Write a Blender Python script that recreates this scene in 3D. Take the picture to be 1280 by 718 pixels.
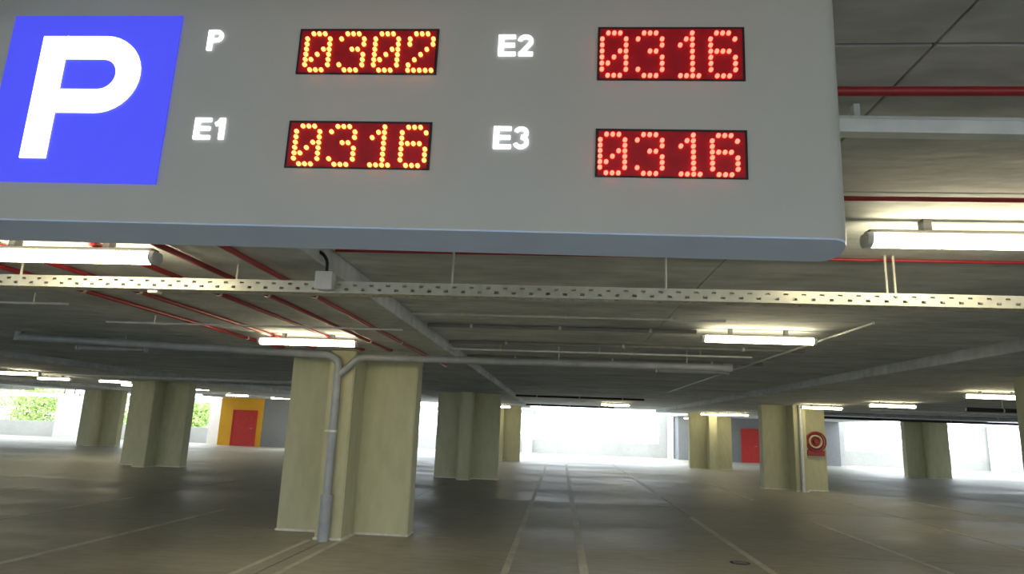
import bpy, bmesh, math, random
from mathutils import Vector, Matrix
random.seed(7)
for o in list(bpy.data.objects):
    bpy.data.objects.remove(o)
SC = bpy.context.scene
COL = SC.collection

# ------------------------------------------------------------------ camera
cam = bpy.data.cameras.new('camera')
cam.sensor_width = 36.0
cam.sensor_fit = 'HORIZONTAL'
cam.lens = 834.0 / 1280.0 * 36.0
cam.clip_end = 500
camo = bpy.data.objects.new('camera', cam)
COL.objects.link(camo)
camo.matrix_world = Matrix(((0.99684765, -0.02168632, 0.07631815, 0.0),
                            (0.07020137, -0.20709405, -0.97579907, 0.0),
                            (0.03696652, 0.97808065, -0.20491881, 1.65),
                            (0, 0, 0, 1)))
SC.camera = camo

# ------------------------------------------------------------------ sky and exposure
SKY = 3.6
LAMP = 22.0
w = bpy.data.worlds.new('overcast_sky')
SC.world = w
w.use_nodes = True
bg = w.node_tree.nodes['Background']
bg.inputs['Color'].default_value = (0.90, 0.98, 1.06, 1)
bg.inputs['Strength'].default_value = SKY
SC.view_settings.view_transform = 'Standard'
SC.view_settings.look = 'None'
SC.view_settings.gamma = 1.0
SC.view_settings.use_curve_mapping = False
SC.view_settings.exposure = 0.35

# ------------------------------------------------------------------ materials
def newmat(name):
    m = bpy.data.materials.new(name)
    m.use_nodes = True
    return m, m.node_tree.nodes, m.node_tree.links, m.node_tree.nodes['Principled BSDF']

def plain(name, col, rough=0.5, metal=0.0, emit=None, es=0.0, noise=0.12, nscale=6.0):
    m, n, l, p = newmat(name)
    p.inputs['Roughness'].default_value = rough
    p.inputs['Metallic'].default_value = metal
    tc = n.new('ShaderNodeTexCoord')
    t = n.new('ShaderNodeTexNoise'); t.inputs['Scale'].default_value = nscale; t.inputs['Detail'].default_value = 4
    r = n.new('ShaderNodeValToRGB')
    r.color_ramp.elements[0].position = 0.3
    r.color_ramp.elements[1].position = 0.7
    r.color_ramp.elements[0].color = tuple(c * (1 - noise) for c in col) + (1,)
    r.color_ramp.elements[1].color = tuple(min(1, c * (1 + noise)) for c in col) + (1,)
    l.new(tc.outputs['Object'], t.inputs['Vector'])
    l.new(t.outputs['Fac'], r.inputs['Fac'])
    l.new(r.outputs['Color'], p.inputs['Base Color'])
    if emit:
        p.inputs['Emission Color'].default_value = tuple(emit) + (1,)
        p.inputs['Emission Strength'].default_value = es
    return m

def concrete(name, c_dark, c_light, rough=0.8, big=0.35, fine=9.0, stretch=(1, 1, 1), bump=0.15, rough_var=0.0, stain=None):
    m, n, l, p = newmat(name)
    geo = n.new('ShaderNodeNewGeometry')
    mp = n.new('ShaderNodeMapping'); mp.inputs['Scale'].default_value = stretch
    l.new(geo.outputs['Position'], mp.inputs['Vector'])
    t1 = n.new('ShaderNodeTexNoise'); t1.inputs['Scale'].default_value = big; t1.inputs['Detail'].default_value = 6; t1.inputs['Roughness'].default_value = 0.65
    t2 = n.new('ShaderNodeTexNoise'); t2.inputs['Scale'].default_value = fine; t2.inputs['Detail'].default_value = 5
    l.new(mp.outputs['Vector'], t1.inputs['Vector'])
    l.new(mp.outputs['Vector'], t2.inputs['Vector'])
    mx = n.new('ShaderNodeMath'); mx.operation = 'MULTIPLY_ADD'
    mx.inputs[1].default_value = 0.65
    l.new(t1.outputs['Fac'], mx.inputs[0])
    m2 = n.new('ShaderNodeMath'); m2.operation = 'MULTIPLY'; m2.inputs[1].default_value = 0.35
    l.new(t2.outputs['Fac'], m2.inputs[0])
    l.new(m2.outputs[0], mx.inputs[2])
    r = n.new('ShaderNodeValToRGB')
    r.color_ramp.elements[0].position = 0.36
    r.color_ramp.elements[1].position = 0.64
    r.color_ramp.elements[0].color = tuple(c_dark) + (1,)
    r.color_ramp.elements[1].color = tuple(c_light) + (1,)
    l.new(mx.outputs[0], r.inputs['Fac'])
    l.new(r.outputs['Color'], p.inputs['Base Color'])
    p.inputs['Roughness'].default_value = rough
    if rough_var:
        rr = n.new('ShaderNodeMapRange')
        rr.inputs['From Min'].default_value = 0.35; rr.inputs['From Max'].default_value = 0.65
        rr.inputs['To Min'].default_value = rough - rough_var; rr.inputs['To Max'].default_value = rough + rough_var
        l.new(t1.outputs['Fac'], rr.inputs['Value'])
        l.new(rr.outputs['Result'], p.inputs['Roughness'])
    b = n.new('ShaderNodeBump'); b.inputs['Strength'].default_value = bump; b.inputs['Distance'].default_value = 0.02
    l.new(t2.outputs['Fac'], b.inputs['Height'])
    l.new(b.outputs['Normal'], p.inputs['Normal'])
    return m

M = {}
M['floor'] = concrete('floor_concrete', (.31, .30, .245), (.53, .52, .45), rough=.52, big=.28, fine=5, stretch=(.6, 1.8, 1), bump=.06, rough_var=.12)
M['joint'] = plain('joint_dark', (.05, .05, .045), .9)
M['paint'] = concrete('line_paint', (.50, .485, .41), (.80, .78, .70), rough=.6, big=1.6, fine=14)
M['ceiling'] = concrete('ceiling_concrete', (.38, .415, .44), (.74, .775, .80), rough=.85, big=1.1, fine=7, stretch=(.55, 1.5, 1), bump=.35)
M['beam'] = concrete('beam_concrete', (.40, .43, .45), (.70, .73, .75), rough=.85, big=.9, fine=7)
M['column'] = concrete('column_concrete', (.42, .415, .26), (.55, .54, .355), rough=.8, big=.9, fine=8, stretch=(1, 1, .35))
M['outer'] = concrete('outer_concrete', (.40, .405, .385), (.50, .50, .47), rough=.85, big=.6, fine=6)
M['white'] = concrete('white_paint', (.68, .68, .66), (.78, .78, .76), rough=.7, bump=.05)
M['core'] = concrete('core_concrete', (.20, .21, .22), (.27, .28, .29), rough=.85)
M['yellow'] = concrete('yellow_paint', (.72, .36, .01), (.82, .43, .012), rough=.55, big=.6, bump=.04)
M['reddoor'] = plain('red_door_paint', (.52, .025, .02), .45)
M['redpipe'] = plain('red_pipe_paint', (.34, .02, .03), .4)
M['reel'] = plain('hose_reel_red', (.30, .03, .03), .5)
M['sign'] = plain('sign_enamel', (.52, .52, .485), .32, noise=.02)
M['underside'] = plain('sign_underside_sheen', (.62, .75, 1.0), .3, .15, noise=.03)  # bluish sheen of reflected daylight put into the base colour
M['blue'] = plain('sign_blue_backlit', (.06, .07, .75), .35, emit=(.075, .085, .9), es=.56, noise=.02)
M['glyph'] = plain('sign_letter_backlit', (.9, .9, .95), .4, emit=(.9, .93, 1), es=1.5, noise=.01)
M['bezel'] = plain('display_bezel', (.02, .012, .014), .4)
M['ledface'] = plain('display_filter_glow', (.16, .003, .009), .4, emit=(.9, .0, .015), es=.09, noise=.25, nscale=30)  # weak red emission stands in for LED light scattering around the dots
M['led_amber'] = plain('led_amber', (.9, .4, .1), .4, emit=(1, .24, .05), es=4.2)
M['led_red'] = plain('led_red', (.9, .15, .1), .4, emit=(1, .085, .05), es=4.2)
M['grey_pvc'] = plain('grey_pvc', (.30, .32, .34), .45)
M['light_pvc'] = plain('light_grey_pvc', (.55, .57, .57), .4)
M['trunk'] = plain('trunking_white_pvc', (.82, .86, .88), .35)
M['galv'] = plain('galvanised_steel', (.62, .62, .54), .45, .3)
M['box'] = plain('junction_box_plastic', (.72, .72, .72), .45)
M['black'] = plain('black_rubber', (.018, .018, .02), .6)
M['housing'] = plain('lamp_housing_grey', (.20, .20, .20), .5)
M['diff_on'] = plain('lamp_diffuser_lit', (.9, .88, .8), .4, emit=(1, .86, .54), es=LAMP, noise=.01)
M['diff_off'] = plain('lamp_diffuser_unlit', (.42, .43, .44), .4)
M['steel'] = plain('steel_handle', (.6, .6, .6), .3, .9)
M['hose'] = plain('pale_hose', (.62, .55, .40), .6)
M['leaf'] = plain('leaf_green', (.44, .60, .20), .6, noise=.35, nscale=3)
M['bark'] = plain('bark', (.16, .12, .08), .9)
M['ground'] = concrete('outside_ground', (.26, .27, .22), (.38, .38, .33), rough=.9, big=.2)

# ------------------------------------------------------------------ mesh helpers
def finish(name, bm, mat, parent=None, smooth=False, loc=None):
    me = bpy.data.meshes.new(name)
    bmesh.ops.recalc_face_normals(bm, faces=bm.faces)
    bm.to_mesh(me); bm.free()
    me.materials.append(mat)
    if smooth:
        for p in me.polygons:
            p.use_smooth = True
        try:
            me.set_sharp_from_angle(angle=math.radians(40))
        except Exception:
            pass
    o = bpy.data.objects.new(name, me)
    COL.objects.link(o)
    if parent:
        o.parent = parent
    if loc:
        o.location = loc
    return o

def B(): return bmesh.new()

def box(bm, x0, x1, y0, y1, z0, z1, bev=0.0):
    ret = bmesh.ops.create_cube(bm, size=1)
    vs = ret['verts']
    for v in vs:
        v.co = Vector((x0 + (v.co.x + .5) * (x1 - x0), y0 + (v.co.y + .5) * (y1 - y0), z0 + (v.co.z + .5) * (z1 - z0)))
    if bev:
        es = set(e for v in vs for e in v.link_edges)
        bmesh.ops.bevel(bm, geom=list(es), offset=bev, segments=2, profile=.5, affect='EDGES')
    return bm

def prism(bm, pts, a0, a1, axis='z'):
    """extrude a 2-D outline along an axis"""
    def P(u, v, t):
        return {'z': (u, v, t), 'y': (u, t, v), 'x': (t, u, v)}[axis]
    lo = [bm.verts.new(P(u, v, a0)) for u, v in pts]
    hi = [bm.verts.new(P(u, v, a1)) for u, v in pts]
    n = len(pts)
    for i in range(n):
        bm.faces.new((lo[i], lo[(i + 1) % n], hi[(i + 1) % n], hi[i]))
    bm.faces.new(lo); bm.faces.new(hi)
    return bm

def rounded(x0, x1, y0, y1, r, seg=6):
    pts = []
    for cx, cy, a in ((x1 - r, y1 - r, 0), (x0 + r, y1 - r, 90), (x0 + r, y0 + r, 180), (x1 - r, y0 + r, 270)):
        for k in range(seg + 1):
            t = math.radians(a + 90 * k / seg)
            pts.append((cx + r * math.cos(t), cy + r * math.sin(t)))
    return pts

def smooth_path(pts, r, seg=5):
    pts = [Vector(p) for p in pts]
    out = [pts[0]]
    for i in range(1, len(pts) - 1):
        a, b, c = pts[i - 1], pts[i], pts[i + 1]
        d1 = (a - b); d2 = (c - b)
        k = min(r, d1.length * .45, d2.length * .45)
        p1 = b + d1.normalized() * k; p2 = b + d2.normalized() * k
        for s in range(seg + 1):
            t = s / seg
            out.append(p1 * (1 - t) ** 2 + b * 2 * t * (1 - t) + p2 * t * t)
    out.append(pts[-1])
    return out

def tube(bm, pts, r, n=10, bend=0.0):
    pts = smooth_path(pts, bend) if bend else [Vector(p) for p in pts]
    rings = []
    up = None
    for i, p in enumerate(pts):
        if i == 0: d = pts[1] - p
        elif i == len(pts) - 1: d = p - pts[i - 1]
        else: d = (pts[i + 1] - p).normalized() + (p - pts[i - 1]).normalized()
        d.normalize()
        if up is None:
            up = Vector((0, 0, 1)) if abs(d.z) < .9 else Vector((1, 0, 0))
        s = d.cross(up).normalized(); up = s.cross(d).normalized()
        rings.append([bm.verts.new(p + (s * math.cos(2 * math.pi * k / n) + up * math.sin(2 * math.pi * k / n)) * r) for k in range(n)])
    for a, b in zip(rings, rings[1:]):
        for k in range(n):
            bm.faces.new((a[k], a[(k + 1) % n], b[(k + 1) % n], b[k]))
    bm.faces.new(rings[0]); bm.faces.new(rings[-1])
    return bm

def tag(o, label=None, cat=None, group=None, kind=None):
    if label: o['label'] = label
    if cat: o['category'] = cat
    if group: o['group'] = group
    if kind: o['kind'] = kind
    return o

def empty(name, loc, label=None, cat=None, group=None, kind=None):
    o = bpy.data.objects.new(name, None)
    o.empty_display_size = .1
    COL.objects.link(o)
    o.location = loc
    return tag(o, label, cat, group, kind)

def struct(name, bm, mat, smooth=False):
    return tag(finish(name, bm, mat, None, smooth), kind='structure')

def share(name, me, parent, loc, rz=0.0):
    o = bpy.data.objects.new(name, me)
    COL.objects.link(o)
    o.parent = parent
    o.location = loc
    o.rotation_euler.z = rz
    return o

# ------------------------------------------------------------------ setting: levels
ZS = 2.66      # soffit of the beam bands over the column lines
ZC = 2.80      # underside of the ceiling planks
Y0, Y1 = -8.5, 36.3
XL, XR = -42.0, 36.0

# floor: base plus cast slabs with recessed joints
fb = B(); box(fb, XL, XR, -13.2, 46.2, -.30, -.045)
floor = struct('floor', fb, M['joint'])
xs = [-42, -32.5, -27.2, -22.4, -17.7, -13, -8.43, -3.24, 2.66, 7.55, 12.5, 17.5, 22.5, 27.5, 36]
ys = [-13.2, -6.9, -1.2, 4.55, 10.38, 16.1, 21.9, 27.8, 33.8, 39.9, 46.2]
cache = {}
for i in range(len(xs) - 1):
    for j in range(len(ys) - 1):
        dx, dy = round(xs[i + 1] - xs[i], 3), round(ys[j + 1] - ys[j], 3)
        key = (dx, dy)
        if key not in cache:
            b = B(); box(b, .009, dx - .009, .009, dy - .009, -.045, 0, .004)
            o = finish('floor_slab', b, M['floor'], floor); cache[key] = o.data
            o.location = (xs[i], ys[j], 0)
        else:
            share('floor_slab', cache[key], floor, (xs[i], ys[j], 0))

# painted bay lines on the floor
def line(x, y0, y1, wd=.095, y_axis=True):
    b = B()
    if y_axis: box(b, x - wd / 2, x + wd / 2, y0, y1, 0, .003)
    else: box(b, y0, y1, x - wd / 2, x + wd / 2, 0, .003)
    finish('painted_line', b, M['paint'], floor)
line(-3.46, 2.0, 9.6, .065); line(-3.02, 2.0, 10.25, .07)
line(-6.0, 3.0, 12.2); line(-8.43, 6.0, 13.3)
line(-.6, 3.0, 36.0, .085); line(.32, 3.0, 36.0, .105)
line(2.66, 4.0, 14.3); line(2.66, 18.6, 26.5)
line(5.08, 5.0, 14.3); line(7.5, 11.4, 14.3)
line(-11.0, 10, 14.0)
line(10.0, 15.0, 21.0); line(5.08, 18.6, 24.0)

# ceiling: roof deck above, planks below, beam bands on the column lines
rb = B()
box(rb, XL, XR, Y0, Y1, 3.02, 3.35)
box(rb, -19.9, -14.6, Y1, 44, 3.02, 3.35)
box(rb, 7.35, 17.4, Y1, 46.2, 3.02, 3.35)
ceiling = struct('ceiling', rb, M['ceiling'])
bands = [(-33.2, -29.8), (-24.2, -20.9), (-14.65, -11.35), (-4.85, -1.6), (5.0, 9.6), (15.6, 19.4), (25.6, 29.4)]
for a, c in bands:
    b = B(); box(b, a, c, Y0, Y1, ZS, 3.02, .012)
    struct('ceiling_beam', b, M['beam'])
bays = [(XL, -33.2), (-29.8, -24.2), (-20.9, -14.65), (-11.35, -4.85), (-1.6, 1.08), (1.08, 5.0), (9.6, 15.6), (19.4, 25.6), (29.4, XR)]
pw = 1.25
for a, c in bays:
    me = None
    y = 1.86 - pw * 11
    while y < Y1 - .2:
        if me is None:
            b = B(); box(b, .004, c - a - .004, .005, pw - .005, ZC, 3.02, .005)
            o = finish('ceiling_plank', b, M['ceiling'], ceiling); me = o.data
            o.location = (a, y, 0)
        else:
            share('ceiling_plank', me, ceiling, (a, y, 0))
        y += pw
# roof over the two stair cores
b = B(); box(b, -19.9, -14.6, Y1, 44, 2.7, 3.02); struct('trim_1', b, M['beam'])
b = B(); box(b, 7.35, 17.4, Y1, 46.2, 2.7, 3.02); struct('trim_2', b, M['beam'])

# outer parapets and lintels
def wallbox(name, mat, *boxes):
    b = B()
    for q in boxes: box(b, *q)
    return struct(name, b, mat)
wallbox('wall_back_middle', M['outer'], (-14.6, 7.35, 46.0, 46.2, 0, .88), (-14.6, 7.35, 46.0, 46.2, 2.56, 2.82), (6.55, 7.35, 46.0, 46.2, .88, 2.56))
wallbox('wall_back_right', M['outer'], (17.4, XR, 46.0, 46.2, 0, .9), (17.4, XR, 46.0, 46.2, 2.62, 2.86), (27.2, 28.9, 46.0, 46.2, .9, 2.62))
wallbox('wall_back_left', M['outer'], (XL, -19.9, 40.0, 40.2, 0, .92), (XL, -19.9, 40.0, 40.2, 2.38, 2.66))
wallbox('wall_left', M['outer'], (XL - .2, XL, Y0, 40.2, -.05, .9))
wallbox('wall_right', M['outer'], (XR, XR + .2, Y0, 46.2, -.05, .9))
# stair cores
wallbox('wall_core_left', M['yellow'], (-19.6, -17.05, 38.0, 44.0, 0, 2.7))
wallbox('wall_core_grey', M['core'], (-17.05, -14.6, 38.0, 46.2, 0, 2.7))
wallbox('wall_core_right', M['core'], (7.5, 17.4, 44.0, 46.0, 0, 2.7))
# outside ground
gb = B()
box(gb, -160, 160, -120, 200, -.6, -.31)
ground = struct('ground', gb, M['ground'])

def door(name, x0, x1, y, z1):
    r = empty(name, ((x0 + x1) / 2, y, 0), kind='structure')
    hw = (x1 - x0) / 2
    b = B(); box(b, -hw, hw, -.05, -.01, .01, z1, .006); lf = finish('door_leaf', b, M['reddoor'], r)
    b = B(); box(b, -hw - .07, -hw, -.07, -.001, 0, z1 + .07, .005); box(b, hw, hw + .07, -.07, -.001, 0, z1 + .07, .005); box(b, -hw, hw, -.07, -.001, z1, z1 + .07, .005)
    finish('door_frame', b, M['reddoor'], r)
    b = B(); tube(b, [(hw - .12, -.05, 1.0), (hw - .12, -.11, 1.0), (hw - .28, -.11, 1.0)], .012, 8, .02)
    finish('door_handle', b, M['steel'], lf, True)
door('door_1', -18.75, -17.45, 38.0, 1.95)
door('door_2', 11.45, 12.45, 44.0, 2.0)

# ------------------------------------------------------------------ cruciform concrete columns
def cross(wx=1.0, ry=.80, t=.19):
    return [(-wx, -t), (-t, -t), (-t, -ry), (t, -ry), (t, -t), (wx, -t), (wx, t), (t, t), (t, ry), (-t, ry), (-t, t), (-wx, t)]
def col_mesh(wx=1.0):
    b = B(); prism(b, cross(wx), .02, ZS)
    es = [e for e in b.edges if abs(e.verts[0].co.z - e.verts[1].co.z) > 1]
    bmesh.ops.bevel(b, geom=es, offset=.015, segments=2, affect='EDGES')
    return b
def base_mesh(wx=1.0):
    b = B(); prism(b, cross(wx + .012, .812, .202), 0, .03); return b
shaft0 = base0 = None
def column(x, y, label):
    global shaft0, base0
    r = empty('concrete_column', (x, y, 0), label, 'column', 'cross-shaped concrete columns of the garage')
    if shaft0 is None:
        shaft0 = finish('shaft', col_mesh(), M['column'], r).data
        base0 = finish('base_grout', base_mesh(), M['paint'], r).data
    else:
        share('shaft', shaft0, r, (0, 0, 0)); share('base_grout', base0, r, (0, 0, 0))
    return r
column(-3.22, 10.47, 'nearest cross-shaped concrete column with grey drain pipe running down its front rib')
column(7.80, 10.47, 'concrete column cut off by the right edge of the picture')
column(-12.98, 21.25, 'olive concrete column standing left of the yellow wall with red door')
column(-2.93, 21.75, 'dark concrete column directly right of the nearest piped column')
column(7.56, 22.95, 'concrete column carrying a red fire hose reel and thin pipe')
column(-22.5, 32.0, 'far left dark concrete column beside the bright white outer pillar')
column(-2.95, 33.9, 'small distant concrete column at the left edge of the bright middle opening')
column(7.29, 33.95, 'concrete column just left of the red door in the grey wall')
column(17.52, 34.25, 'dark concrete column between the two bright openings on the right')

# pale pillars of the outer facade
def pillar(x, y, wx, wy, label, h=2.82, mat=M['outer']):
    r = empty('facade_pillar', (x, y, 0), label, 'pillar', 'pale pillars along the outer facade')
    b = B(); prism(b, rounded(-wx, wx, -wy, wy, .03, 2), 0.0, h - .06); finish('shaft', b, mat, r)
    b = B(); prism(b, rounded(-wx - .04, wx + .04, -wy - .04, wy + .04, .03, 2), h - .06, h); finish('capital', b, mat, r)
pillar(-2.15, 45.6, .33, .3, 'pale pillar at the left end of the middle opening')
pillar(7.2, 45.6, .12, .2, 'thin white post right of the middle opening', 2.82, M['white'])
pillar(17.95, 45.6, .3, .3, 'pale pillar at the left end of the right-hand opening')
pillar(27.75, 45.6, .42, .3, 'pale pillar near the right edge, beyond the right-hand parapet', 2.82, M['white'])
pillar(-29.9, 39.6, .75, .3, 'broad white sunlit pillar at far left beside the leafy opening', 2.66, M['white'])
pillar(-20.45, 39.6, .5, .3, 'white pillar immediately left of the yellow wall', 2.66, M['white'])

# ------------------------------------------------------------------ parking guidance sign
sign = empty('parking_sign', (-.49, 1.59, 2.10), 'large grey hanging parking sign with blue P and four red counters', 'sign')
SX0, SX1, SH = -1.14, 1.14, .665
b = B(); prism(b, rounded(SX0, SX1, -.09, .02, .045, 8), .004, SH)
finish('sign_body', b, M['sign'], sign, True)
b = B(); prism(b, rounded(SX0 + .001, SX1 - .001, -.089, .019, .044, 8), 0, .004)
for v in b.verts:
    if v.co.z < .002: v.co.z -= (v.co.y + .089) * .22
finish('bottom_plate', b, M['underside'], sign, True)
for hx in (-.8, .8):
    b = B(); tube(b, [(hx, -.03, SH - .01), (hx, -.03, ZC - 2.10 + .002)], .012, 8)
    finish('hanger_rod', b, M['galv'], sign, True)
FY = -.09      # front face in sign space
OX, OZ = .49, -2.10   # world to sign

def plate(name, x0, x1, z0, z1, th, mat, parent, y=FY, bev=0.0):
    b = B(); box(b, x0 + OX, x1 + OX, y - th, y, z0 + OZ, z1 + OZ, bev)
    return finish(name, b, mat, parent)

def stroke(bm, pts, wd, y0, y1, closed=False):
    """thick polyline in the x-z plane, mitred, extruded in y"""
    P = [Vector((p[0], p[1])) for p in pts]
    n = len(P); L = []; R = []
    for i in range(n):
        a = P[i - 1] if (i > 0 or closed) else None
        c = P[(i + 1) % n] if (i < n - 1 or closed) else None
        d1 = (P[i] - a).normalized() if a is not None else None
        d2 = (c - P[i]).normalized() if c is not None else None
        if d1 is None: d1 = d2
        if d2 is None: d2 = d1
        n1 = Vector((-d1.y, d1.x)); n2 = Vector((-d2.y, d2.x))
        m = (n1 + n2)
        if m.length < 1e-5: m = n1
        m.normalize()
        k = wd / 2 / max(.35, m.dot(n1))
        L.append(P[i] + m * k); R.append(P[i] - m * k)
    def ring(Q, y): return [bm.verts.new((q.x, y, q.y)) for q in Q]
    a0, b0, a1, b1 = ring(L, y0), ring(R, y0), ring(L, y1), ring(R, y1)
    for i in range(n if closed else n - 1):
        j = (i + 1) % n
        bm.faces.new((a0[i], a0[j], b0[j], b0[i])); bm.faces.new((a1[i], b1[i], b1[j], a1[j]))
        bm.faces.new((a0[i], a1[i], a1[j], a0[j])); bm.faces.new((b0[i], b0[j], b1[j], b1[i]))
    if not closed:
        bm.faces.new((a0[0], b0[0], b1[0], a1[0])); bm.faces.new((a0[-1], a1[-1], b1[-1], b0[-1]))

def arc(cx, cz, rx, rz, a0, a1, n=14):
    return [(cx + rx * math.cos(math.radians(a0 + (a1 - a0) * k / n)), cz + rz * math.sin(math.radians(a0 + (a1 - a0) * k / n))) for k in range(n + 1)]

# blue P plate
pp = plate('blue_plate', -1.475, -1.012, 2.20, 2.665, .006, M['blue'], sign)
pp['label'] = 'blue backlit square with white P'
S = .463
def px(u): return -1.475 + OX + u * S
def pz(v): return 2.20 + OZ + v * S
b = B()
st = .150 * S; bar = .140 * S
x0 = px(.205) + st / 2; zt = pz(.870) - bar / 2; zb = pz(.135)
zm = pz(.405) + bar / 2
rz = (zt - zm) / 2; cz = (zt + zm) / 2
xb = px(.818) - st / 2
stroke(b, [(x0, zb), (x0, zt + bar / 2)], st, FY - .010, FY - .006)
bowl = [(x0 + st / 2 - .004, zt)] + arc(xb - rz, cz, rz, rz, 90, -90, 18) + [(x0 + st / 2 - .004, zm)]
stroke(b, bowl, bar, FY - .010, FY - .006)
finish('letter_p', b, M['glyph'], pp)

def glyph(bm, ch, x, z, H, y0, y1):
    """bold sans capitals and figures; returns advance"""
    t = .23 * H
    if ch == 'P':
        Wd = .74 * H
        stroke(bm, [(x + t / 2, z), (x + t / 2, z + H)], t, y0, y1)
        tb = .17 * H; r = (.58 * H - tb) / 2; c = z + H - tb / 2 - r
        stroke(bm, [(x + t * .9, z + H - tb / 2)] + arc(x + Wd - t / 2 - r, c, r, r, 90, -90, 10) + [(x + t * .9, c - r)], tb, y0, y1)
    elif ch == 'E':
        Wd = .76 * H
        tb = .175 * H
        stroke(bm, [(x + t / 2, z), (x + t / 2, z + H)], t, y0, y1)
        for zz, ww in ((z + tb / 2, Wd), (z + H * .51, Wd * .95), (z + H - tb / 2, Wd * .98)):
            stroke(bm, [(x + t * .9, zz), (x + ww, zz)], tb, y0, y1)
        Wd *= 1.06
    elif ch == '1':
        Wd = .56 * H
        stroke(bm, [(x + .42 * H, z), (x + .42 * H, z + H)], t, y0, y1)
        stroke(bm, [(x + .10 * H, z + .70 * H), (x + .26 * H, z + .78 * H), (x + .36 * H, z + .96 * H)], .17 * H, y0, y1)
    elif ch == '2':
        Wd = .68 * H
        r = .25 * H
        stroke(bm, arc(x + .34 * H, z + H - .085 * H - r * .84, r, r * .84, 175, -32, 14) + [(x + .16 * H, z + .12 * H)], .175 * H, y0, y1)
        stroke(bm, [(x + .05 * H, z + .0875 * H), (x + .67 * H, z + .0875 * H)], .175 * H, y0, y1)
    elif ch == '3':
        Wd = .68 * H
        stroke(bm, arc(x + .33 * H, z + .725 * H, .23 * H, .19 * H, 165, -90, 14), .165 * H, y0, y1)
        stroke(bm, arc(x + .33 * H, z + .30 * H, .25 * H, .22 * H, 90, -165, 14), .165 * H, y0, y1)
    return Wd

def caption(txt, x, z, H):
    b = B(); u = x + OX
    for ch in txt:
        u += glyph(b, ch, u, z + OZ, H, FY - .004, FY) + .04 * H
    o = finish('lettering', b, M['glyph'], sign)
    o['label'] = 'white glowing caption ' + txt
caption('P', -.935, 2.568, .057)
caption('E1', -.935, 2.322, .057)
caption('E2', -.178, 2.555, .057)
caption('E3', -.178, 2.308, .057)

# LED counters: 24 x 8 dots
GL = {'0': ['.###.', '#...#', '#...#', '#..##', '#.#.#', '##..#', '#...#', '.###.'],
      '3': ['.###.', '#...#', '....#', '..##.', '....#', '....#', '#...#', '.###.'],
      '1': ['...#.', '..##.', '.#.#.', '...#.', '...#.', '...#.', '...#.', '.####'],
      '6': ['.###.', '#...#', '#....', '####.', '#...#', '#...#', '#...#', '.###.'],
      '2': ['.###.', '#...#', '#...#', '...#.', '..#..', '.#...', '#....', '#####']}
def counter(txt, x0, x1, z0, z1, off, mat):
    fr = plate('counter_display', x0, x1, z0, z1, .004, M['bezel'], sign)
    fr['label'] = 'dot-matrix counter reading ' + txt
    plate('red_filter', x0 + .006, x1 - .006, z0 + .003, z1 - .006, .001, M['ledface'], fr, FY - .004)
    pitch = (x1 - x0) / 24.4
    pv = (z1 - z0) / 8.75
    for k, ch in enumerate(txt):
        b = B()
        for r in range(8):
            for c in range(5):
                if GL[ch][r][c] != '#': continue
                cx = x0 + OX + (off + k * 6 + c + .65) * pitch
                cz = z1 + OZ - (r + 1.15) * pv
                ra = pitch * .36
                pts = [(cx + ra * math.cos(2 * math.pi * q / 10), cz + ra * math.sin(2 * math.pi * q / 10)) for q in range(10)]
                prism(b, pts, FY - .0105, FY - .005, 'y')
        finish('lit_digit', b, mat, fr)
counter('0302', -.690, -.330, 2.502, 2.628, .9, M['led_amber'])
counter('0316', -.690, -.330, 2.250, 2.374, .9, M['led_amber'])
counter('0316', .068, .422, 2.490, 2.633, .1, M['led_red'])
counter('0316', .068, .422, 2.240, 2.362, .1, M['led_red'])
sign.rotation_euler = (0, math.radians(.5), 0)

# ------------------------------------------------------------------ tube lamps
def soffit(x):
    return ZS if any(a <= x <= c for a, c in bands) else ZC
lamp_parts = {}
def lamp_meshes():
    L = .60
    out = {}
    b = B(); box(b, -L, L, -.034, .034, .040, .064, .006); out['housing'] = b
    b = B(); prism(b, [(.050 * math.cos(math.radians(t)), .014 + .042 * math.sin(math.radians(t))) for t in range(135, 406, 15)], -L + .03, L - .03, 'x'); out['diffuser'] = b
    b = B(); prism(b, [(.054 * math.cos(math.radians(t)), .014 + .046 * math.sin(math.radians(t))) for t in range(135, 406, 15)], -.015, .015, 'x'); out['end_cap'] = b
    b = B(); box(b, -.02, .02, -.03, .03, 0, 1); out['bracket'] = b
    return out
def tube_lamp(x, y, z, lit, label, ztop):
    r = empty('tube_lamp', (x, y, z), label, 'lamp', 'fluorescent tube lamps under the garage ceiling')
    key = 'on' if lit else 'off'
    if key not in lamp_parts:
        ms = lamp_meshes(); d = {}
        for nm, mt in (('housing', 'housing'), ('diffuser', 'diff_' + key), ('end_cap', 'light_pvc'), ('bracket', 'housing')):
            o = finish(nm, ms[nm], M[mt], None, nm == 'diffuser'); d[nm] = o.data
            bpy.data.objects.remove(o)
        lamp_parts[key] = d
    d = lamp_parts[key]
    share('housing', d['housing'], r, (0, 0, 0))
    share('diffuser', d['diffuser'], r, (0, 0, 0))
    for s in (-1, 1):
        share('end_cap', d['end_cap'], r, (s * .6, 0, 0))
        o = share('bracket', d['bracket'], r, (s * .30, 0, .06)); o.scale = (1, 1, ztop - z - .06)
LM = 2.675; LB = 2.545
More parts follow.
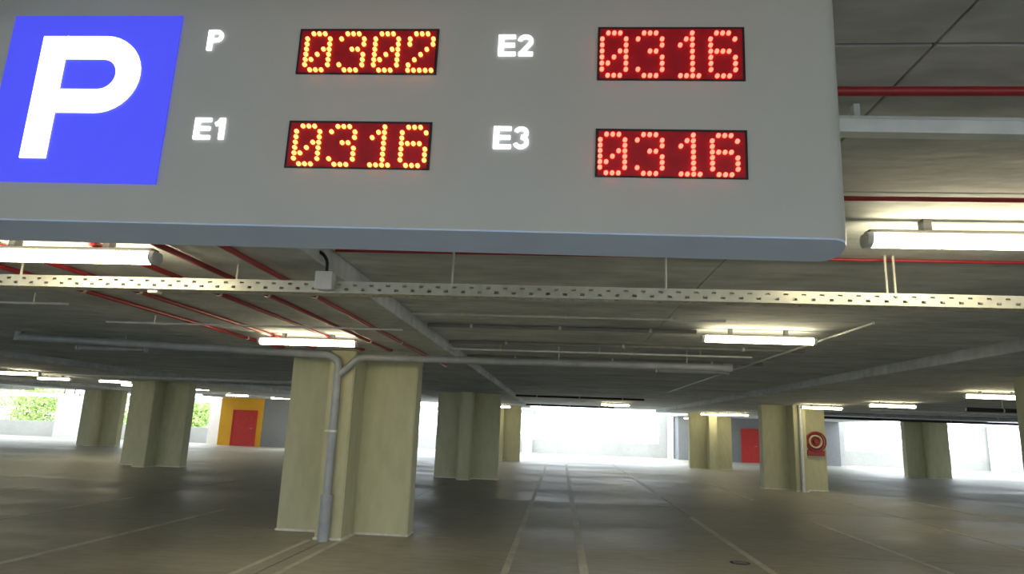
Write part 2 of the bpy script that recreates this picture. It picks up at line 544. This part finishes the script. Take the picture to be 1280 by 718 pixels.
lamps = [
 (2.20, 3.53, LM, 1, 'large lit tube lamp at right, directly beside the end of the grey sign'),
 (2.16, 7.50, LM, 1, 'lit tube lamp hanging alone over the right half of the aisle below the cable tray'),
 (2.22, 11.6, LM, 0, 'unlit tube lamp on the ceiling behind the lone right-hand aisle lamp'),
 (2.27, 28.4, LM, 1, 'small lit tube lamp just above the bright middle opening'),
 (-3.03, 3.70, LB, 1, 'large lit tube lamp under the left end of the sign, crossing the red pipes'),
 (-3.06, 7.84, LB, 1, 'lit tube lamp right above the nearest piped column'),
 (-2.95, 32.0, LB, 1, 'tiny lit tube lamp beside the small distant column at the middle opening'),
 (8.40, 13.68, LB, 1, 'lit tube lamp at the right edge, beside the cut-off column'),
 (8.75, 18.6, LB, 1, 'lit tube lamp above the bright right-hand opening, second from the right edge'),
 (7.95, 21.3, LB, 1, 'lit tube lamp right above the red fire hose reel'),
 (8.0, 31.8, LB, 1, 'right one of two lit tube lamps near the red door in the grey wall'),
 (7.2, 32.6, LB, 1, 'left one of two lit tube lamps near the red door in the grey wall'),
 (8.2, 42.6, LB, 1, 'tiny lit tube lamp right of the thin white post'),
 (-14.5, 17.0, LB, 1, 'largest lit tube lamp at the far left edge of the picture'),
 (-17.5, 22.1, LM, 1, 'lit tube lamp second from the left in the upper far left row'),
 (-15.6, 22.6, LM, 1, 'lit tube lamp just left of the olive column, upper of a close pair'),
 (-16.4, 25.0, LM, 1, 'lit tube lamp just left of the olive column, lower of a close pair'),
 (-27.3, 35.8, 2.47, 1, 'lit tube lamp above the broad white pillar at far left'),
 (-31.9, 35.6, LB, 1, 'lit tube lamp over the leafy opening, lowest at the left edge'),
 (-15.0, 26.8, LM, 1, 'lit tube lamp between the olive column and the yellow wall'),
 (-16.4, 33.3, LM, 1, 'lit tube lamp in front of the yellow wall above the red door'),
 (-15.0, 35.5, LM, 1, 'lit tube lamp touching the left edge of the nearest piped column'),
 (-7.55, 10.7, LM, 0, 'unlit tube lamp above the far left columns under the left drain pipe'),
]
for x, y, z, lit, lab in lamps:
    tube_lamp(x, y, z, lit, lab, soffit(x) if y < Y1 else 2.70)

# ------------------------------------------------------------------ perforated cable tray with junction box
TY = 4.20
tray = empty('cable_tray', (0, TY, 2.47), 'long perforated galvanised cable tray hanging crosswise below the sign', 'cable tray')
X0, X1 = -6.6, 6.2
def perforated(bm, plane):
    """strip with two staggered rows of real slots"""
    cell = .0275
    n = int((X1 - X0) / cell)
    rows = [0, .014, .030, .042, .058, .075]
    vert = {}
    def V(i, j):
        if (i, j) not in vert:
            x = X0 + i * cell; r = rows[j]
            vert[(i, j)] = bm.verts.new((x, 0, r) if plane == 'side' else (x, .002 + r * 1.6, 0))
        return vert[(i, j)]
    for i in range(n):
        for j in range(5):
            if j == 1 and i % 4 == 0: continue
            if j == 3 and i % 4 == 2: continue
            bm.faces.new((V(i, j), V(i + 1, j), V(i + 1, j + 1), V(i, j + 1)))
    return bm
o = finish('side_rail', perforated(B(), 'side'), M['galv'], tray)
sm = o.modifiers.new('thickness', 'SOLIDIFY'); sm.thickness = .003
o = finish('side_rail', perforated(B(), 'side'), M['galv'], tray, loc=(0, .125, 0))
sm = o.modifiers.new('thickness', 'SOLIDIFY'); sm.thickness = .003
o = finish('tray_base', perforated(B(), 'base'), M['galv'], tray)
sm = o.modifiers.new('thickness', 'SOLIDIFY'); sm.thickness = .003
for hx, ht in ((-.73, ZC), (.66, ZC), (2.03, ZC), (2.08, ZC), (-2.20, ZS), (-3.75, ZS), (4.2, ZC)):
    b = B(); tube(b, [(hx, .06, .003), (hx, .06, ht - 2.47)], .008, 8)
    finish('hanger_rod', b, M['galv'], tray, True)
b = B(); box(b, -2.80, -2.73, .03, .09, -.025, -.003, .004); finish('clamp', b, M['galv'], tray)
for k, (yy, zz) in enumerate(((.035, .014), (.06, .013), (.09, .015))):
    b = B(); tube(b, [(X0 + .05, yy, zz), (X1 - .05, yy, zz)], .010, 8); finish('cable', M and b, M['black'] if k != 1 else M['grey_pvc'], tray, True)

jb = empty('junction_box', (-1.545, TY - .045, 2.475), 'small pale junction box fixed to the cable tray with a black cable', 'junction box')
b = B(); box(b, -.055, .055, -.035, .035, 0, .115, .008); finish('box_body', b, M['box'], jb)
b = B(); box(b, -.058, .058, -.045, -.035, -.003, .118, .004); finish('box_lid', b, M['box'], jb)
b = B(); tube(b, [(0, 0, .112), (0, 0, .20), (-.05, .0, .26), (-.2, -.04, .255), (-.5, -.10, .25)], .011, 8, .05); finish('cable', b, M['black'], jb, True)

# ------------------------------------------------------------------ pipes
def pipe(name, pts, r, mat, label, cat, group=None, bend=.08, clips=(), n=10):
    base = Vector(pts[0])
    root = empty(name, base, label, cat, group)
    b = B(); tube(b, [Vector(p) - base for p in pts], r, n, bend if len(pts) > 2 else 0)
    finish('pipe_run', b, mat, root, True)
    for c, ztop in clips:      # clip: ring plus short drop rod up to the soffit
        c = Vector(c) - base
        d = (Vector(pts[-1]) - Vector(pts[0])).normalized()
        if abs(d.z) > .8: d = Vector((0, 0, 1))
        bb = B(); tube(bb, [c - d * .015, c + d * .015], r * 1.18 + .002, n)
        if ztop: tube(bb, [c + Vector((0, 0, r)), Vector((c.x, c.y, ztop - base.z))], .005, 6)
        finish('pipe_clip', bb, M['galv'], root, True)
    return root
names = ['rightmost', 'second from right', 'middle', 'second from left', 'leftmost']
for k, (x, yend) in enumerate(((-2.01, 11.5), (-2.41, 9.25), (-2.82, 9.25), (-3.51, 9.2), (-4.0, 9.25))):
    pts = [(x, .2, 2.633), (x, yend, 2.633)]
    if yend < 40: pts.append((x, yend + .1, ZS - .001))
    pipe('sprinkler_pipe', pts, .019, M['redpipe'], names[k] + ' of the red pipes running away along the left ceiling', 'pipe', 'red pipes along the left ceiling band',
         .06, [((x, yy, 2.633), ZS - .001) for yy in (2.2, 5.2, 8.2)])
pipe('sprinkler_pipe', [(-1.55, 2.02, 2.735), (4.95, 2.02, 2.735)], .0155, M['redpipe'], 'thick red crosswise pipe above the pale trunking at upper right', 'pipe', 'red crosswise pipes', clips=[((2.6, 2.02, 2.735), ZC)])
pipe('sprinkler_pipe', [(-1.55, 3.02, 2.735), (4.95, 3.02, 2.735)], .0115, M['redpipe'], 'thin red crosswise pipe just above the large right-hand lamp', 'pipe', 'red crosswise pipes', clips=[((2.6, 3.02, 2.735), ZC)])
pipe('sprinkler_pipe', [(-1.55, 4.30, 2.780), (4.95, 4.30, 2.780)], .010, M['redpipe'], 'thin dark red crosswise pipe running along under the sign bottom', 'pipe', 'red crosswise pipes', clips=[((3.0, 4.30, 2.780), ZC)])

# pale trunking at upper right
tr = empty('cable_trunking', (.4, 2.2, 2.69), 'pale grey crosswise trunking right of the sign below the thick red pipe', 'trunking')
b = B(); prism(b, [(0, 0), (.05, 0), (.05, .052), (0, .052)], 0, 4.4, 'x'); finish('channel', b, M['trunk'], tr)
b = B(); prism(b, [(-.004, .048), (.054, .048), (.054, .058), (-.004, .058)], 0, 4.4, 'x'); finish('cover', b, M['trunk'], tr)
for hx in (.60, 2.2, 3.6):
    b = B(); box(b, hx - .01, hx + .01, .01, .04, .058, .11); finish('bracket', b, M['trunk'], tr)
tr.rotation_euler = (0, math.radians(.8), 0)
pipe('conduit', [(1.58, -1.0, 2.777), (1.58, 2.16, 2.777)], .022, M['light_pvc'], 'short grey conduit meeting the trunking at the upper right edge', 'conduit', clips=[((1.58, 1.2, 2.777), ZC)])

# drain pipes at the nearest column
drain = empty('drain_pipe', (-3.24, 9.555, 0), 'grey drain pipe down the nearest column, branching left and right at the top', 'pipe')
b = B(); tube(b, [(0, 0, .5), (0, 0, 2.50), (-.16, 0, 2.585), (-.9, 0, 2.60), (-5.0, 0, 2.71)], .058, 14, .12); finish('main_run', b, M['grey_pvc'], drain, True)
b = B(); tube(b, [(0, 0, 0), (0, 0, .56)], .080, 14); finish('floor_sleeve', b, M['grey_pvc'], drain, True)
b = B(); tube(b, [(0, 0, 2.28), (.29, 0, 2.560), (5.55, 0, 2.565)], .05, 14, .1); finish('right_branch', b, M['grey_pvc'], drain, True)
b = B(); tube(b, [(0, 0, .56), (0, 0, .62)], .088, 14); finish('collar', b, M['grey_pvc'], drain, True)
b = B(); tube(b, [(0, 0, 1.48), (0, 0, 1.51)], .066, 14); box(b, -.11, .0, -.02, .1, 1.485, 1.505); finish('pipe_clip', b, M['galv'], drain, True)
b = B(); tube(b, [(5.50, 0, 2.565), (5.62, 0, 2.565)], .06, 14); finish('end_socket', b, M['grey_pvc'], drain, True)
b = B(); tube(b, [(-5.02, 0, 2.66), (-5.02, 0, ZC)], .058, 14); finish('riser', b, M['grey_pvc'], drain, True)
for hx, zt in ((1.0, ZS), (3.2, ZC), (5.0, ZC), (-1.4, ZS), (-3.3, ZC)):
    b = B(); zz = 2.60 if hx > 0 else 2.64 + abs(hx) * .018
    tube(b, [(hx, 0, zz), (hx, 0, zt)], .006, 6); finish('pipe_hanger', b, M['galv'], drain, True)

# thin conduits
def conduit(x0, x1, y, z, zt, label, r=.011, mat='light_pvc', nclip=3, z1=None, xs=None):
    z1 = z if z1 is None else z1
    cl = [((x0 + (x1 - x0) * (k + .5) / nclip, y, z + (z1 - z) * (k + .5) / nclip), soffit(x0 + (x1 - x0) * (k + .5) / nclip)) for k in range(nclip)]
    if xs: cl = [((x, y, z), soffit(x)) for x in xs]
    pipe('conduit', [(x0, y, z), (x1, y, z1)], r, M[mat], label, 'conduit', 'thin conduits under the ceiling', clips=cl, n=8)
conduit(-4.8, -1.62, 6.65, 2.575, ZS, 'thin pale conduit crossing the red pipes above the left aisle lamp')
conduit(-1.55, 1.62, 6.70, 2.755, ZC, 'thin pale conduit across the middle ceiling left of the right aisle lamp')
conduit(-6.3, -4.35, 5.5, 2.565, ZC, 'short thin conduit at the left edge below the cable tray')
conduit(-1.55, 2.6, 9.35, 2.70, ZC, 'dull conduit across the middle ceiling in front of the right drain branch', .014)
conduit(-1.55, 6.3, 19.0, 2.745, ZC, 'long pale conduit crossing just above the bright middle opening and the right column', .022)
conduit(-15.4, -4.9, 17.6, 2.595, ZC, 'pale conduit crossing above the far left columns and lamps', .03, xs=(-14.4, -11.6))
conduit(-11.0, -4.9, 20.5, 2.66, ZC, 'grey conduit behind the far left conduit, beside the nearest column', .03, 'grey_pvc')
conduit(-1.5, 2.75, 22.6, 2.68, ZC, 'black crosswise conduit above the middle opening', .035, 'black')
conduit(-1.5, 2.3, 29.5, 2.62, ZC, 'dark crosswise conduit closest to the bright middle opening', .04, 'black')
conduit(9.7, 14.8, 17.0, 2.46, ZC, 'black crosswise pipe near the right edge below the edge lamp', .05, 'black')
conduit(9.7, 18.4, 26.0, 2.56, ZC, 'grey crosswise pipe above the bright right-hand opening', .06, 'grey_pvc', xs=(15.9, 18.2))
conduit(9.7, 20.0, 29.0, 2.50, ZC, 'dark crosswise pipe low over the bright right-hand opening', .05, 'black', xs=(15.9, 19.1))
conduit(9.7, 18.0, 22.0, 2.58, ZC, 'pale crosswise pipe over the dark right-hand column', .03, xs=(15.9, 17.8))
pipe('conduit', [(2.905, 6.4, 2.725), (2.905, 18.9, 2.725)], .014, M['light_pvc'], 'thin conduit running away along the ceiling right of the aisle lamp', 'conduit', 'thin conduits under the ceiling', clips=[((2.905, yy, 2.725), ZC) for yy in (8, 11, 15)])
for yy, x1, nm in ((7.55, 1.5, 'first'), (9.05, 3.2, 'second'), (10.95, 3.2, 'third')):
    conduit(-1.55, x1, yy, 2.768, ZC, nm + ' from the front of three dark grey bands across the middle ceiling', .022, 'housing')  # dark bars added to draw the dark bands across the ceiling
# curved black hose loop near the right edge
pipe('black_duct', [(10.2, 15.6, 2.79), (10.2, 15.6, 2.50), (10.9, 15.6, 2.46), (11.3, 15.6, 2.60), (11.3, 15.6, 2.79)], .05, M['black'], 'looped black duct hanging from the ceiling near the right edge', 'duct', None, .2)

# pipe and hose reel on the right-hand column
rp = pipe('drain_pipe', [(7.56, 22.085, 0), (7.56, 22.085, ZS)], .05, M['light_pvc'], 'thin pale pipe running down the column with the red hose reel', 'pipe', clips=[((7.56, 22.085, 1.2), None)])
hr = empty('fire_hose_reel', (8.2, 22.755, 1.1), 'red fire hose reel with pale coiled hose on a concrete column', 'hose reel')
b = B()
def disc(bm, cx, cz, r, y0, y1, n=24):
    prism(bm, [(cx + r * math.cos(2 * math.pi * k / n), cz + r * math.sin(2 * math.pi * k / n)) for k in range(n)], y0, y1, 'y')
disc(b, 0, .44, .30, -.03, 0.0); finish('back_disc', b, M['reel'], hr)
b = B()
for k in range(3):
    tube(b, [((.19 - .0 * k) * math.cos(t * math.pi / 10), -.055 - .035 * k, .44 + .19 * math.sin(t * math.pi / 10)) for t in range(21)], .026, 6)
finish('hose', b, M['hose'], hr, True)
b = B(); tube(b, [(.30 * math.cos(t * math.pi / 12), -.16, .44 + .30 * math.sin(t * math.pi / 12)) for t in range(25)], .028, 6)
finish('front_rim', b, M['reel'], hr, True)
b = B(); disc(b, 0, .44, .07, -.17, -.03); finish('hub', b, M['reel'], hr)
b = B(); box(b, -.27, .27, -.14, 0, 0, .16, .02); finish('valve_box', b, M['reel'], hr)

# floor drain
fd = empty('floor_drain', (2.41, 9.57, 0), 'small round dark drain cover in the floor at lower right', 'drain')
b = B(); prism(b, [(.13 * math.cos(2 * math.pi * k / 24), .13 * math.sin(2 * math.pi * k / 24)) for k in range(24)], 0, .004); finish('cover', b, M['black'], fd)
for k in range(-2, 3):
    b = B(); box(b, -.09, .09, k * .036 - .006, k * .036 + .006, .004, .009); finish('grate_bar', b, M['housing'], fd)

# ------------------------------------------------------------------ greenery beyond the left facade
def shrub(x, y, r, h, label, seed):
    rnd = random.Random(seed)
    root = empty('leafy_tree', (x, y, -.31), label, 'tree', 'trees beyond the left facade')
    b = B()
    tube(b, [(0, 0, 0), (.05, 0, h * .35), (-.05, .05, h * .6)], .12, 8)
    for k in range(4):
        a = k * 1.6 + seed
        tube(b, [(0, 0, h * .25), (math.cos(a) * r * .5, math.sin(a) * r * .5, h * .6)], .05, 6)
    finish('trunk', b, M['bark'], root, True)
    vs = []; fs = []
    clumps = [(rnd.uniform(-.6, .6) * r, rnd.uniform(-.6, .6) * r, h * rnd.uniform(.25, .85), r * rnd.uniform(.35, .55)) for _ in range(14)]
    for cx, cy, cz, cr in clumps:
        for _ in range(260):
            d = Vector((rnd.gauss(0, 1), rnd.gauss(0, 1), rnd.gauss(0, 1))).normalized() * cr * rnd.uniform(.6, 1.05)
            c = Vector((cx, cy, cz)) + d
            u = Vector((rnd.gauss(0, 1), rnd.gauss(0, 1), rnd.gauss(0, 1))).normalized()
            v = u.orthogonal().normalized(); s = rnd.uniform(.09, .17)
            i = len(vs)
            vs += [c - u * s, c + v * s * .5, c + u * s, c - v * s * .5]; fs.append((i, i + 1, i + 2, i + 3))
    me = bpy.data.meshes.new('foliage'); me.from_pydata([tuple(q) for q in vs], [], fs); me.materials.append(M['leaf'])
    o = bpy.data.objects.new('foliage', me); COL.objects.link(o); o.parent = root; o['kind'] = 'stuff'
shrub(-41.5, 51, 2.6, 4.0, 'leafy green tree at the very left edge seen through the left opening', 1)
shrub(-37.2, 52, 2.4, 3.4, 'leafy green tree behind the parapet beside the broad white pillar', 2)
shrub(-28.2, 50, 2.0, 3.2, 'leafy green tree seen between the olive column and the yellow wall', 3)
